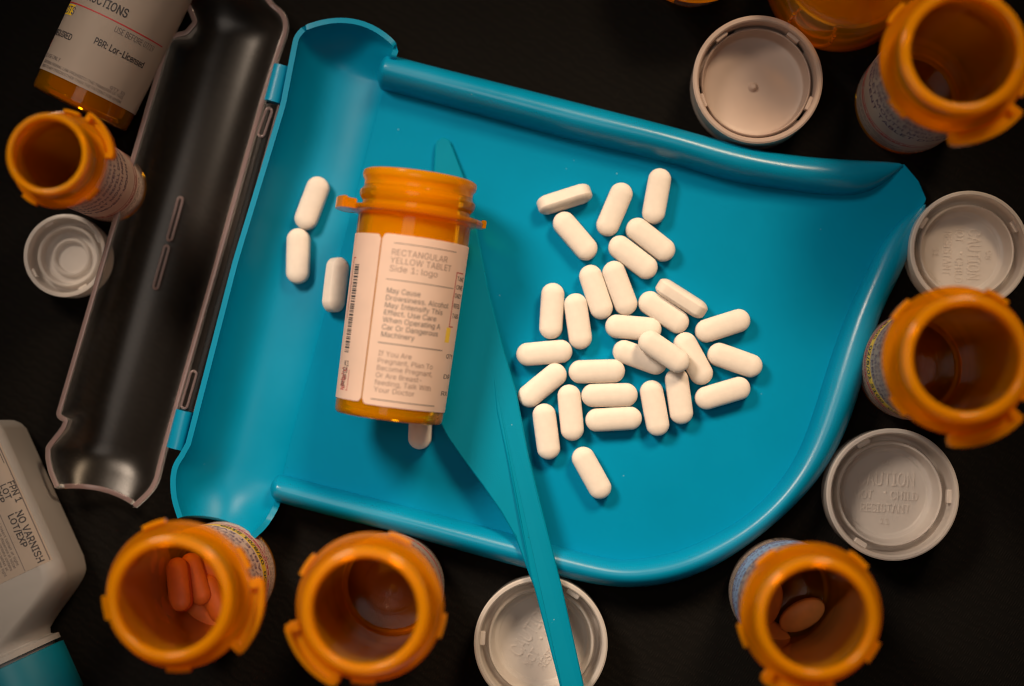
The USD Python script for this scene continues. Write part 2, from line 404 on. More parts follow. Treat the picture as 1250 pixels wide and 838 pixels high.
def lid_surface(u, v):
    u, v = np.broadcast_arrays(np.asarray(u, float), np.asarray(v, float))
    notch = LP(v) - LS(v)
    p = LS(v) * (1 - u[..., None]) + RP(v) * u[..., None] + notch * ((1 - u) ** 9)[..., None]
    axis = P(267, 312) - P(214, 498); axis /= np.linalg.norm(axis)
    top = np.clip((v - .90) / .10, 0, 1); bot = np.clip((.10 - v) / .10, 0, 1)
    p = p + axis * (4.2 * top ** 2 * 4 * u * (1 - u) + 1.8 * bot ** 2 * 4 * u * (1 - u))[..., None]
    x = np.abs(2 * u - 1)
    ze = np.where(u < .5, 14.0, 11.5)
    z = 1.9 + (ze - 1.9) * (1 - np.sqrt(np.maximum(1 - x ** 2.4, 0)))
    z = z + (12 - z) * (1 - np.sqrt(np.maximum(1 - top ** 2.2, 0)))
    z = z + 4.0 * bot ** 2 * (1 - x ** 3)
    return np.stack([p[..., 0], p[..., 1], z], -1)
vl = np.unique(np.r_[np.linspace(0, .18, 50), np.linspace(.18, .83, 40), np.linspace(.83, .9, 24), 1 - .1 * np.cos(np.linspace(0, np.pi / 2, 20))])
U, V = np.meshgrid(uu, vl, indexing='ij')
ls = lid_surface(U, V)
lid_sh, _ = shell(loc(ls), 1.2)
lid = obj('lid', lid_sh, 'clear_lid', tray, smooth=45, label='clear plastic lid of the trough, folded open')
# thick pale edge running round the lid
edge_path = np.vstack([ls[0], ls[1:, -1], ls[-1, ::-1][1:], ls[::-1, 0][1:-1]])
edge_path = loc(edge_path)
def ribbon(path, w, t, out):
    """flat edge strip of width w lying along a closed path; out: centre to push away from."""
    d = np.roll(path, -1, 0) - np.roll(path, 1, 0); d[:, 2] = 0; d /= np.linalg.norm(d, axis=1, keepdims=True) + 1e-9
    nrm = np.stack([-d[:, 1], d[:, 0], 0 * d[:, 0]], 1)
    if ((path - out) * nrm).sum() < 0: nrm = -nrm
    a, b = path + nrm * w * .62, path - nrm * w * .38
    up = np.array([0, 0, t])
    return grid(np.stack([a, a + up * .8, a * .85 + b * .15 + up, b * .85 + a * .15 + up, b + up * .8, b], 1), wrap_u=True, wrap_v=True)
obj('lid_edge', ribbon(edge_path, 1.5, .9, edge_path.mean(0)), 'lid_edge', lid, smooth=40)
# hinge strip between lid and tray, with its two slots; two catch slots in the lid
h0a, h0b = P(320, 127, 11.4), P(216, 499, 11.4); h1a, h1b = P(341, 129, 12), P(238, 503, 12)
st = np.array([[h0a + (h0b - h0a) * k, (h0a + h1a) / 2 + ((h0b + h1b) / 2 - (h0a + h1a) / 2) * k + [0, 0, 1.6], h1a + (h1b - h1a) * k] for k in np.linspace(0, 1, 30)])
st_sh, _ = shell(loc(st), 1.0)
obj('hinge_strip', st_sh, 'clear_lid', lid, smooth=60)
for q in (0, 2):
    obj('hinge_strip_edge', tube(loc(st[:, q] + [0, 0, .5]), .42, 8), 'lid_edge', lid, smooth=60)
def slot_ring(a, b, w, z, r=.42):
    p0, p1 = loc(P(*a, z)), loc(P(*b, z))
    d = p1 - p0; L = np.linalg.norm(d); d /= L; n = np.array([-d[1], d[0], 0])
    path = [p0 + n * w / 2 * math.cos(t) - d * w / 2 * math.sin(t) for t in np.linspace(0, np.pi, 9)] + [p1 - n * w / 2 * math.cos(t) + d * w / 2 * math.sin(t) for t in np.linspace(0, np.pi, 9)]
    return tube(np.array(path), r, 8, closed=True)
obj('slot', slot_ring((220, 244), (207, 291), 1.5, 3.2), 'lid_edge', lid, smooth=60)
obj('slot', slot_ring((203, 303), (190, 350), 1.5, 3.2), 'lid_edge', lid, smooth=60)
obj('slot', slot_ring((328, 136), (319, 163), 1.9, 13.4), 'lid_edge', lid, smooth=60)
obj('slot', slot_ring((236, 457), (225, 495), 1.9, 13.4), 'lid_edge', lid, smooth=60)

# ------------------------------------------------------------------ spatula
def spat_z(px, py):
    s = ((px - 540) * 120 + (py - 170) * 520) / (120 ** 2 + 520 ** 2)
    return 6.25 + 8.3 * s
BL = [(531, 182), (533, 173), (541, 168), (549, 172), (553, 182), (566, 216), (582, 277), (591, 324), (598, 360), (615, 427), (631, 480), (646, 559), (649, 568), (674, 669), (686, 716), (713, 838), (740, 960),
      (711, 962), (684, 838), (653, 719), (644, 696), (629, 655), (612, 625), (589, 592), (564, 559), (546, 533), (538, 517), (530, 485), (527, 440), (526, 380), (527, 300), (529, 230)]
HB = [(606, 436), (616, 431), (631, 480), (646, 559), (674, 669), (686, 716), (713, 838), (740, 960), (711, 962), (684, 838), (653, 719), (648, 702), (637, 649), (619, 558), (606, 500), (601, 455)]
def slab(px, dz0, dz1, bev=.45):
    """outline in the spatula's tilted plane, with a chamfered upper edge"""
    base = np.array([P(a, b, spat_z(a, b)) for a, b in px])
    pg = sg.Polygon(base[:, :2])
    if not pg.exterior.is_ccw: base = base[::-1]
    A = np.c_[base[:, :2], np.ones(len(base))]
    coef = np.linalg.lstsq(A, base[:, 2], rcond=None)[0]
    po = sg.Polygon(base[:, :2]).buffer(1.2, join_style=1).buffer(-2.4, join_style=1).buffer(1.2, join_style=1)
    out = []
    t = trimesh.creation.extrude_polygon(po, dz1 - dz0 - bev, engine='earcut'); t.apply_translation([0, 0, dz0]); out.append(t)
    q = m3.CrossSection([np.array(po.exterior.coords)[:-1]])
    rings = []
    n = 240
    ex = [po.exterior, po.buffer(-bev * .4, join_style=1).exterior, po.buffer(-bev, join_style=1).exterior]
    top = trimesh.creation.extrude_polygon(po.buffer(-bev, join_style=1), .02, engine='earcut'); top.apply_translation([0, 0, dz1 - .02]); out = [t, top]
    ring0 = np.array([ex[0].interpolate(k / n, normalized=True).coords[0] for k in range(n)])
    for e, z in ((ex[0], dz1 - bev), (ex[1], dz1 - bev * .35), (ex[2], dz1)):
        pts = [e.interpolate(e.project(sg.Point(r))).coords[0] for r in ring0]
        rings.append(np.c_[np.array(pts), np.full(n, z)])
    out.append(grid(np.array(rings), wrap_v=True))
    mm = join(*out)
    v = np.array(mm.vertices); v[:, 2] += coef[0] * v[:, 0] + coef[1] * v[:, 1] + coef[2]
    return trimesh.Trimesh(v, mm.faces, process=False)
so = P(620, 480, 10)
sp = thing('counting_spatula', 'teal plastic counting spatula under the orange vial, its handle over the tray rim', 'spatula', mat4(pos=so))
s1 = slab(BL, 0, 1.7); s1.apply_translation(-so); obj('blade', s1, 'teal_spatula', sp, smooth=25)
s2 = slab(HB, 1.7, 3.1)
hv = np.array(s2.vertices); ph = np.array([P(606, 436, 10)[:2], P(650, 640, 12)[:2]]); hd = ph[1] - ph[0]
hs = np.clip(((hv[:, :2] - ph[0]) @ hd) / (hd @ hd), 0, 1); hv[:, 2] -= 1.34 * (1 - hs * hs * (3 - 2 * hs)); s2 = trimesh.Trimesh(hv, s2.faces, process=False)
s2.apply_translation(-so); obj('handle', s2, 'teal_spatula', sp, smooth=25)

# ------------------------------------------------------------------ vials
def vial_r(z, k=1.0): return k * (16.1 + .8 * z / 60)
def wrap(mesh, ang0, k=1.0, kz=1.0, lift=.22, xr=None):
    """bends flat print (x along the girth, y up the vial) round the vial"""
    v = np.array(mesh.vertices)
    r = vial_r(v[:, 1] / kz, k) + lift + v[:, 2]
    a = ang0 + v[:, 0] / (vial_r(30, k))
    return trimesh.Trimesh(np.stack([r * np.cos(a), r * np.sin(a), v[:, 1]], 1), mesh.faces, process=False)

def label_sheet(a0, a1, z0, z1, k=1.0, lift=.12, t=.1, round_top=0.0):
    n = max(8, int((a1 - a0) * 24))
    a = np.linspace(a0, a1, n); z = np.linspace(z0, z1, 6)
    A, Z = np.meshgrid(a, z, indexing='ij')
    if round_top:
        d = np.minimum(A - a0, a1 - A) * 17 / round_top
        cut = round_top * (1 - np.sqrt(np.clip(1 - (1 - np.clip(d, 0, 1)) ** 2, 0, 1)))
        Z = z0 + cut + (Z - z0) * ((z1 - z0 - 2 * cut) / (z1 - z0))
    r = vial_r(Z, k) + lift
    o = np.stack([(r + t) * np.cos(A), (r + t) * np.sin(A), Z], -1); i = np.stack([r * np.cos(A), r * np.sin(A), Z], -1)
    return join(grid(o), grid(i, flip=True), *[grid(np.stack([x, y])) for x, y in ((o[0], i[0]), (o[-1], i[-1]), (o[:, 0], i[:, 0]), (o[:, -1], i[:, -1]))])

def vial(name, label, M, k=1.0, kz=1.0, tab=0.0, group=None, lugs=(.8, 2.2, 3.6, 5.0), mat='amber'):
    """amber screw vial: body (with neck and lip), flange, thumb tab and lugs; the label is added by the caller. Local z runs from base to mouth."""
    t = thing(name, label, 'pill bottle', M, group)
    b = [(13.9, .5), (14.6, 0), (15.4, .1), (16.0, .7), (16.12, 1.6)] + [(vial_r(z), z) for z in (8, 20, 35, 50, 58)] + \
        [(16.85, 60.5), (16.2, 61.2), (16.2, 63.4), (16.9, 64.2), (17.35, 65.2), (17.35, 66.4), (16.6, 67.2), (16.3, 68.0), (15.3, 68.0), (15.2, 67), (15.25, 58)] + \
        [(vial_r(z) - 1.15, z) for z in (50, 35, 20, 8, 3)] + [(14.7, 2.2), (14.2, 1.85), (13.9, .5)]
    s = lambda pr: [(r * k, z * kz) for r, z in pr]
    body = lathe(s(b), 110); body.fix_normals()
    obj('body', body, mat, t, smooth=40)
    bs = lathe(s([(0, .7), (6, .9), (13.3, .6), (13.8, .55), (13.8, 1.75), (13.0, 1.75), (9.6, 1.7), (9.2, 2.1), (8.7, 2.1), (8.3, 1.7), (3, 1.6), (0, 1.6)]), 96); bs.fix_normals()
    obj('base', bs, 'amber_base', t, smooth=40)
    lp = lathe(s([(15.05, 68.05), (16.3, 68.05), (16.3, 69.4), (16.9, 70.2), (17.15, 71.2), (17.0, 72.3), (16.3, 72.9), (15.2, 73.0), (14.5, 72.7), (14.1, 72.0), (14.05, 71), (14.2, 69.8), (15.0, 68.6), (15.05, 68.05)]), 110); lp.fix_normals()
    obj('lip', lp, 'amber_rim', t, smooth=40)
    fl_ = lathe(s([(16.7, 59.2), (17.6, 59.4), (19.6, 59.9), (20.2, 60.3), (20.35, 61.0), (20.0, 61.6), (19.2, 61.75), (17.2, 61.5), (16.0, 61.4)]), 110)
    obj('flange', fl_, 'amber_flange', t, smooth=40)
    zt = 60.9 * kz
    bars = []
    R = lambda a: np.array([math.cos(a), math.sin(a)])
    # thumb tab: an arched bridge standing off the flange, with a slot behind it
    def arc(r0, r1, a0, a1, z0, z1, n=22):
        aa = np.linspace(a0, a1, n)
        sec = np.array([(r0, z0), (r1, z0), (r1, z1 - .3), (r1 - .3, z1), (r0 + .3, z1), (r0, z1 - .3)])
        p = np.stack([np.outer(np.cos(aa), sec[:, 0]), np.outer(np.sin(aa), sec[:, 0]), np.broadcast_to(sec[:, 1], (n, len(sec)))], 2)
        g = grid(p, wrap_v=True)
        e = []
        for q in (p[0], p[-1]):
            e.append(trimesh.Trimesh(np.vstack([q, q.mean(0)]), [[j, (j + 1) % len(q), len(q)] for j in range(len(q))], process=False))
        o = join(g, *e); o.merge_vertices(); o.fix_normals(); return o
    tb = join(arc(22.4 * k, 23.9 * k, tab - .44, tab + .44, zt - 1.0, zt + 2.4), arc(19.8 * k, 23.6 * k, tab - .48, tab - .38, zt - 1.0, zt + 1.9, 6), arc(19.8 * k, 23.6 * k, tab + .38, tab + .48, zt - 1.0, zt + 1.9, 6),
              arc(19.6 * k, 22.7 * k, tab - .5, tab + .5, zt - 1.0, zt - .1))
    obj('thumb_tab', tb, 'amber_rim', t, smooth=35)
    for j in lugs:
        a = tab + j
        obj('lug', arc(19.8 * k, 21.3 * k, a - .16, a + .16, zt - .8, zt + 1.5, 8), 'amber_rim', t, smooth=35)
    return t

def words_block(x0, x1, ys, h, seed, pool=('take', 'one', 'tablet', 'by', 'mouth', 'daily', 'with', 'food', 'or', 'as', 'needed', 'for', 'pain')):
    r = random.Random(seed); out = []
    for y in ys:
        n = max(2, int((x1 - x0) / (h * 4.2)))
        out.append(text(' '.join(r.choice(pool) for _ in range(n)), h, x0, y, width=(x1 - x0) * r.uniform(.75, 1)))
    return join(*out)

def standing_label(t, a0, a1, seed, k=1.0, kz=1.0, yellow=True, blue=False, paper='paper_old'):
    """paper label round a standing vial: ruled lines, lettering and, on some, a yellow strip"""
    lb = obj('label', label_sheet(a0, a1, 5 * kz, 54 * kz, k), paper, t, smooth=40)
    arc_len = (a1 - a0) * vial_r(30, k)
    pr = [words_block(2, arc_len - 2, [kz * y for y in (6.2, 8.2)], 1.0 * k, seed), words_block(2, arc_len * .7, [kz * y for y in (10.8, 12.6)], .9 * k, seed + 1)]
    obj('printing', wrap(join(*pr), a0, k, kz, .26), 'ink_grey', lb, smooth=False)
    if yellow:
        obj('yellow_strip', label_sheet(a0 + .15, a1 - .3, 19.6 * kz, 25.2 * kz, k, lift=.24, t=.04), 'label_yellow', lb, smooth=40)
        yy = join(*[text('02/8/01 S100', 3.6 * k, 3 + q * 20, 20.6 * kz, width=18, bold=True) for q in range(int(arc_len // 20))])
        obj('printing', wrap(yy, a0, k, kz, .32), 'ink', lb, smooth=False)
    if blue:
        obj('blue_panel', label_sheet(a0 + .1, a1 - .1, 17.0 * kz, 33 * kz, k, lift=.24, t=.04), 'label_blue', lb, smooth=40)
        obj('printing', wrap(words_block(3, arc_len - 3, [18.2 * kz, 20.4 * kz, 22.6 * kz], 1.2, seed + 5), a0, k, kz, .32), 'ink_purple', lb, smooth=False)
        obj('printing', wrap(barcode(arc_len * .12, 6 * kz, arc_len * .3, 15 * kz, seed), a0, k, kz, .32), 'ink', lb, smooth=False)
    big = words_block(3, arc_len - 3, [kz * y for y in (27.5, 33, 38, 43, 48)], 3.0 * k, seed + 2, ('PREVENT', 'REFILL', 'TABLET', 'DOSE', 'MOUTH', 'EVERY'))
    obj('printing', wrap(big, a0, k, kz, .3), 'ink_purple', lb, smooth=False)
    red = join(bar(2, 15.4 * kz, arc_len - 2, 15.8 * kz, nx=60), bar(2, 18.4 * kz, arc_len - 2, 18.7 * kz, nx=60), words_block(4, arc_len * .8, [16.2 * kz], 1.4 * k, seed + 3))
    obj('printing', wrap(red, a0, k, kz, .27), 'ink_red' if not blue else 'ink_grey', lb, smooth=False)
    return lb

def rotz(a): c, s = math.cos(a), math.sin(a); return np.array([[c, -s, 0], [s, c, 0], [0, 0, 1.0]])
def stand_at(px, py, h=73.0):
    p = P(px, py, h); return np.array([p[0], p[1], 0.0])
def toward_nadir(p): return math.atan2(-p[1], -p[0])

B1 = stand_at(206, 732); B2 = stand_at(445, 747); B3 = stand_at(1181, 438); B4 = stand_at(1177, 62); B5 = stand_at(998, 756)
GV = None
v1 = vial('pill_vial', 'open amber vial holding orange tablets, standing below the tray trough', mat4(pos=B1), tab=-.28)
a = toward_nadir(B1); standing_label(v1, a - 1.55, a + 1.55, 11, paper='paper')
sc = obj('pen_mark', wrap(join(*[bar(x, y, x + 1.1, y + .5) for x, y in [(24 + 1.0 * q, 14 + 4 * math.sin(q * 1.7)) for q in range(14)]]), a - 1.55, lift=.36), 'ink_pink', v1, smooth=False)
v2 = vial('pill_vial', 'open empty amber vial standing below the tray, left of the cap under the spatula handle', mat4(pos=B2), tab=-2.45)
a = toward_nadir(B2); standing_label(v2, a - 1.1, a + 1.1, 23, yellow=False)
v3 = vial('pill_vial', 'open empty amber vial with yellow strip label, right of the tray spout wall', mat4(pos=B3), tab=-1.2)
a = toward_nadir(B3); standing_label(v3, a - 1.9, a + 1.9, 35)
v4 = vial('pill_vial', 'open amber vial with white label in the upper right corner of the picture', mat4(pos=B4), tab=-1.15)
a = toward_nadir(B4); standing_label(v4, a - 1.4, a + 1.4, 47, yellow=False)
v5 = vial('pill_vial', 'open amber vial with blue label panel holding large oval tan tablets', mat4(pos=B5), k=.95, tab=-1.75, lugs=(1.2, 2.6, 4.0, 5.2))
a = toward_nadir(B5); standing_label(v5, a - 1.7, a + 1.7, 59, yellow=False, blue=True)
B6 = stand_at(57, 188, 66)
v6 = vial('small_pill_vial', 'small open amber vial with white label standing beside the clear lid', mat4(pos=B6), k=.68, kz=66 / 73, tab=.5)
a = toward_nadir(B6); standing_label(v6, a - 2.0, a + 2.0, 71, k=.68, kz=66 / 73, yellow=False, paper='paper')
B9 = P(1022, -22, 0); B9[2] = 0
v9 = thing('amber_bottle', 'large amber plastic bottle without label behind the cream cap at the top edge', 'bottle', mat4(pos=B9))
b = lathe([(0, .8), (17, .8), (18.5, 0), (21, .3), (22.6, 1.6), (23.2, 4), (23.4, 24), (22.8, 30), (20, 35), (15, 38), (13.5, 40), (13.5, 48), (12, 48), (12, 40.5), (19, 34), (21.8, 29), (22.2, 24), (22.0, 5), (21, 2.6), (0, 2.4)], 110); b.fix_normals()
obj('body', b, 'amber', v9, smooth=40)
def paddle(r0, ang, z0, z1, w):
    """a moulded U-shaped panel standing proud of the wall"""
    q = [(-w, z1), (-w, z0 + w), (-w * .7, z0 + w * .3), (0, z0), (w * .7, z0 + w * .3), (w, z0 + w), (w, z1)]
    q = resample(np.c_[np.array(q), np.zeros(len(q))], 40)
    return tube(np.stack([r0 * np.cos(ang + q[:, 0] / r0), r0 * np.sin(ang + q[:, 0] / r0), q[:, 1]], 1), .55, 8)
an = toward_nadir(B9)
obj('moulded_panel', paddle(23.4, an + .05, 6, 24, 7), 'amber_rim', v9, smooth=60)
B10 = P(845, -53, 0); B10[2] = 0
v10 = vial('pill_vial', 'squat amber vial whose base edge alone shows at the top edge', mat4(pos=B10), kz=.34, tab=2.0)
a = toward_nadir(B10); standing_label(v10, a - 1.5, a + 1.5, 83, kz=.34, yellow=False)

def lying(pb, pm, zb, zm, up_hint=(0, 0, 1)):
    """frame of a vial lying from base point to mouth point: local z along it, local x upwards"""
    b, q = P(*pb, zb), P(*pm, zm)
    z = (q - b) / np.linalg.norm(q - b)
    x = np.array(up_hint, float); x -= x @ z * z; x /= np.linalg.norm(x)
    return mat4(np.stack([x, np.cross(z, x), z], 1), b)

# the vial lying on the tray: local angle 0 points up; angles grow towards the picture's left
MV = lying((474, 511), (514, 212), 25.2, 27.6)          # local angle 0 points up, angles grow towards the picture's right
v7 = vial('pill_vial', 'amber vial lying on its side on the tray across the spatula blade', MV, tab=-math.pi / 2 + .12, lugs=(3.3,))
SEAM = -.42
lbl = obj('label', label_sheet(-2.3, SEAM - .03, 4.4, 53.2, lift=.1, round_top=1.2), 'paper', v7, smooth=40, label='main label, left of the seam')
aux = obj('label', label_sheet(SEAM, 2.3, 4.0, 53.6, lift=.2, round_top=1.6), 'paper', v7, smooth=40, label='warning label with large type')
A0 = SEAM + .2
def rows(lines, y0, dy, h, mat, wid=None):
    ms = []
    for q, (ln, w) in enumerate(lines):
        ms.append(text(ln, h, 0, y0 - dy * q, width=w))
    obj('printing', wrap(join(*ms), A0, lift=.33), mat, aux, smooth=False)
rows([('RECTANGULAR', 16.6), ('YELLOW TABLET', 18.6), ('Side 1: logo', 14)], 47.6, 2.35, 1.75, 'ink_faint')
rows([('May Cause', 9.6), ('Drowsiness. Alcohol', 19.6), ('May Intensify This', 17.6), ('Effect. Use Care', 15.6), ('When Operating A', 17.6), ('Car Or Dangerous', 17), ('Machinery', 9.6)], 36.6, 2.12, 1.5, 'ink_grey')
rows([('If You Are', 9.6), ('Pregnant, Plan To', 16.8), ('Become Pregnant,', 17), ('Or Are Breast-', 13.6), ('feeding, Talk With', 17.4), ('Your Doctor', 12)], 18.4, 2.1, 1.45, 'ink_faint')
obj('printing', wrap(join(bar(.5, 51.0, 20, 51.2, nx=24), bar(-.5, 40.4, 21, 40.6, nx=24), bar(-.5, 22.0, 20, 22.25, nx=24), bar(-.5, 5.6, 20, 5.85, nx=24)), A0, lift=.33), 'ink_grey', aux, smooth=False)
obj('printing', wrap(join(bar(21.6, 29.5, 21.95, 45.5), bar(21.6, 45.2, 26, 45.5, nx=6), bar(21.6, 29.2, 24, 29.5, nx=4)), A0, lift=.33), 'ink_red', aux, smooth=False)
obj('yellow_box', label_sheet(A0 + 20.6 / 16.5, A0 + 22.8 / 16.5, 24.6, 29.0, lift=.31, t=.03), 'label_yellow', aux, smooth=40)
obj('printing', wrap(join(*[text(w_, 1.3, 22.4, y_, width=5) for w_, y_ in (('TAKE', 43), ('ONE', 40.5), ('DAILY', 38), ('REFILL', 35), ('TABS', 32), ('QTY', 20), ('DR', 14), ('RX', 9))]), A0, lift=.33), 'ink', aux, smooth=False)
LX = -1.06
obj('printing', wrap(join(barcode(0, 18, 2.6, 44, 4, along_x=False)), LX, lift=.24), 'ink', lbl, smooth=False)
obj('printing', wrap(join(bar(-1.6, 28, -1.3, 46), bar(-1.6, 45.7, 0, 46), bar(4.0, 7, 4.2, 13), bar(.5, 7, 4.0, 7.2), *[bar(.2 + .5 * math.sin(q * 2.1), 7 + q * .55, 2.2 + .8 * math.sin(q * 1.3), 7.3 + q * .55) for q in range(12)]), LX, lift=.24), 'ink_red', lbl, smooth=False)
obj('printing', wrap(join(*[text(w_, 1.6, .3 * q, 8 + 2.0 * q, width=2.4) for q, w_ in enumerate(('RX', '70', 'E5', 'K1'))]), LX, lift=.25), 'ink', lbl, smooth=False)

# vial lying at the upper left, partly under the lid
MV8 = lying((97, 134), (97 + 138, 134 - 287), 16.4, 18.6)
v8 = vial('pill_vial', 'amber vial with white printed label lying above the small vial in the upper left corner', MV8, k=.955, tab=2.6, mat='amber_clear')
l8 = obj('label', label_sheet(-2.4, 2.4, 6.0, 55, .955, lift=.12), 'paper_old', v8, smooth=40)
def put(ms, mat):
    obj('printing', wrap(join(*ms), 0, .955, lift=.27), mat, l8, smooth=False)
put([text('INSTRUCTIONS', 2.6, -14.0, 30.4, width=20, bold=True), text('N REQUIRED', 1.9, -19.5, 17.2, width=12.8, bold=True), text('PBR: Lor-Licensed', 2.0, 0.6, 19.4, width=17, bold=True)], 'ink')
put([bar(-22, 27.9, 22, 28.3, nx=50)], 'ink_red')
obj('yellow_box', label_sheet(-1.3, -.72, 24.2, 27.6, .955, lift=.22, t=.03), 'label_yellow', l8, smooth=40)
put([text('LOTS', 2.3, -18.6, 24.7, width=8, bold=True), text('USE BEFORE 07/19', 1.8, 4.4, 25.2, width=14), text('PUBLIC USE ONLY', 1.2, -20, 10.0, width=13), text('QTY 30', 1.0, 10.5, 9.4, width=5.5)], 'ink_grey')
put([text('L', 2.4, -18.6, 13.4)], 'ink_red')
put([text('CAUTION: FEDERAL LAW PROHIBITS THE TRANSFER OF THIS', .9, -15, 8.2, width=31), text('DRUG TO ANY PERSON OTHER THAN THE PATIENT FOR WHOM', .9, -15, 6.8, width=31)], 'ink_grey')

# ------------------------------------------------------------------ caplets
def caplet(L=17.2, W=7.1, T=5.6, band=2.6, seed=0, power=2.6, sag=1.0, n=56):
    """scored-free film coated caplet: stadium outline, straight waist band, domed faces"""
    R = W / 2
    base = sg.LineString([(-(L - W) / 2, 0), ((L - W) / 2, 0)]) if L > W * 1.9 else None
    ang = np.linspace(0, 2 * np.pi, n, endpoint=False)
    rows_ = []
    def ring(rr, z):
        if base is not None:
            c_ = np.where(np.cos(ang) >= 0, 1, -1) * (L - W) / 2 * np.clip(np.abs(np.cos(ang)) * 8, 0, 1)
            keep = rr / R
            return np.stack([c_ + rr * np.cos(ang), rr * np.sin(ang), np.full(n, z)], 1)
        return np.stack([L / 2 * rr / R * np.cos(ang), rr * np.sin(ang), np.full(n, z)], 1)
    fr = np.array([0.015, .2, .38, .55, .7, .82, .91, .97, 1.0])
    hz = lambda f: band / 2 + (T - band) / 2 * (1 - f ** power) ** .72
    prof = [(f, -hz(f)) for f in fr] + [(1.005, 0)] + [(f, hz(f)) for f in fr[::-1]]
    p = np.array([ring(f * R, z) for f, z in prof])
    g = grid(p, wrap_v=True)
    k0 = (len(prof) - 1) * n
    fc = np.vstack([g.faces, [[(j + 1) % n, j, k0 + n] for j in range(n)], [[k0 + j, k0 + (j + 1) % n, k0 + n + 1] for j in range(n)]])
    o = trimesh.Trimesh(np.vstack([g.vertices, p[0].mean(0), p[-1].mean(0)]), fc, process=False)
    o.faces[:len(g.faces)] = o.faces[:len(g.faces)] if o.volume > 0 else o.faces[:len(g.faces)][:, ::-1]
    v = np.array(o.vertices)
    o.vertices = v * (1 + (meshkit.noise(v / 2.2 + seed * 13.7, seed)[:, None] - .5) * .010)
    return o

def frame(px, py, ang_px, z, roll=0.0, pitch=0.0, dirv=None):
    """pose of a caplet: long axis along the picture direction ang_px (degrees, counter-clockwise), rolled about it, pitched end up"""
    c_ = P(px, py, z)
    a = math.radians(ang_px)
    x = np.array([math.cos(a) * math.cos(pitch), math.sin(a) * math.cos(pitch), math.sin(pitch)])
    y = np.cross([0, 0, 1.0], x); y /= np.linalg.norm(y)
    zz_ = np.cross(x, y)
    return mat4(np.stack([x, y * math.cos(roll) + zz_ * math.sin(roll), -y * math.sin(roll) + zz_ * math.cos(roll)], 1), c_)

def dirang(dx, dy): return math.degrees(math.atan2(-dy, dx))
H = math.pi / 2
FL = FLOOR + 2.8
G = 'white caplets spilled on the tray'
PILLS = [
 (689, 243.5, dirang(255, -80), H * .82, 0, 9.4, 'white caplet standing on its edge, uppermost left of the spilled pile'),
 (702, 288.5, dirang(100, 118), 0, 0, FL, 'white caplet lying just under the left edge-standing caplet, pointing down right'),
 (750, 256, dirang(63, -147), 0, 0, FL, 'white caplet leaning up right, second from the top of the pile'),
 (801.5, 240, dirang(29, -158), 0, 0, FL, 'white caplet nearest to the upper rim, almost upright, at the top of the pile'),
 (794, 293, dirang(121, 95), 0, 0, FL, 'upper of two parallel white caplets slanting down right below the topmost one'),
 (772.6, 314.5, dirang(122, 95), 0, 0, FL, 'lower of two parallel white caplets slanting down right below the topmost one'),
 (727.5, 357, dirang(50, 150), 0, 0, FL, 'left of two steep white caplets side by side in the upper middle of the pile'),
 (756.5, 352, dirang(55, 148), 0, 0, FL, 'right of two steep white caplets side by side in the upper middle of the pile'),
 (673.6, 380, dirang(10, -160), 0, 0, FL, 'upright white caplet at the left side of the pile, left of its leaning neighbour'),
 (705.5, 392.5, dirang(23, 159), 0, 0, FL, 'upright white caplet right beside the leftmost upright one'),
 (832, 364.5, dirang(225, 145), -H * .86, 0, 9.4, 'white caplet standing on its edge at the right side of the pile'),
 (810, 381.5, dirang(130, 90), 0, 0, FL, 'white caplet lying flat against the edge-standing one on the right'),
 (882, 398, dirang(143, -45), 0, 0, FL, 'white caplet farthest right at the top, rising to the right'),
 (773, 400.5, dirang(160, 15), 0, 0, FL, 'nearly level white caplet just above the one stacked on top'),
 (810.3, 429.5, dirang(125, 85), .06, -.05, 14.6, 'white caplet stacked on top of the others in the middle of the pile'),
 (781, 436.5, dirang(142, 52), 0, 0, FL, 'white caplet half hidden under the left end of the stacked caplet'),
 (846, 438, dirang(72, 134), 0, 0, FL, 'white caplet half hidden under the right end of the stacked caplet'),
 (828.8, 484, dirang(20, 150), 0, 0, FL, 'upright white caplet whose upper end lies under the stacked caplet'),
 (897, 440, dirang(140, 50), 0, 0, FL, 'white caplet farthest right in the middle, sloping down to the right'),
 (882, 480.3, dirang(145, -43), 0, 0, FL, 'white caplet farthest right at the bottom, rising to the right'),
 (664.4, 431, dirang(150, -13), 0, 0, FL, 'nearly level white caplet leftmost in the pile beside the spatula'),
 (662, 470.7, dirang(120, -98), 0, 0, FL, 'white caplet beside the spatula, slanting up right'),
 (728.5, 453.5, dirang(148, -4), 0, 0, FL, 'uppermost of three level white caplets stacked in a column'),
 (744, 482.5, dirang(144, -3), 0, 0, FL, 'middle of three level white caplets in a column'),
 (749, 512, dirang(147, -8), 0, 0, FL, 'lowest of three level white caplets in a column'),
 (696.6, 504, dirang(15, 160), 0, 0, FL, 'upright white caplet just left of the three level ones'),
 (667, 527, dirang(20, 153), 0, 0, FL, 'upright white caplet nearest the spatula at the lower left of the pile'),
 (799, 498.5, dirang(27, 150), 0, 0, FL, 'upright white caplet just right of the three level ones'),
 (722, 577.5, dirang(75, 135), 0, 0, FL, 'white caplet lying alone below the pile'),
]
for i_, (x_, y_, a_, ro, pi_, z_, lab) in enumerate(PILLS):
    r_ = random.Random(i_)
    g = obj('white_caplet', caplet(seed=i_), 'white_tablet', smooth=60, M=frame(x_, y_, a_, z_, ro + r_.uniform(-.05, .05), pi_ + r_.uniform(-.02, .02)))
    tag(stage.GetPrimAtPath(g), lab, 'tablet', G)
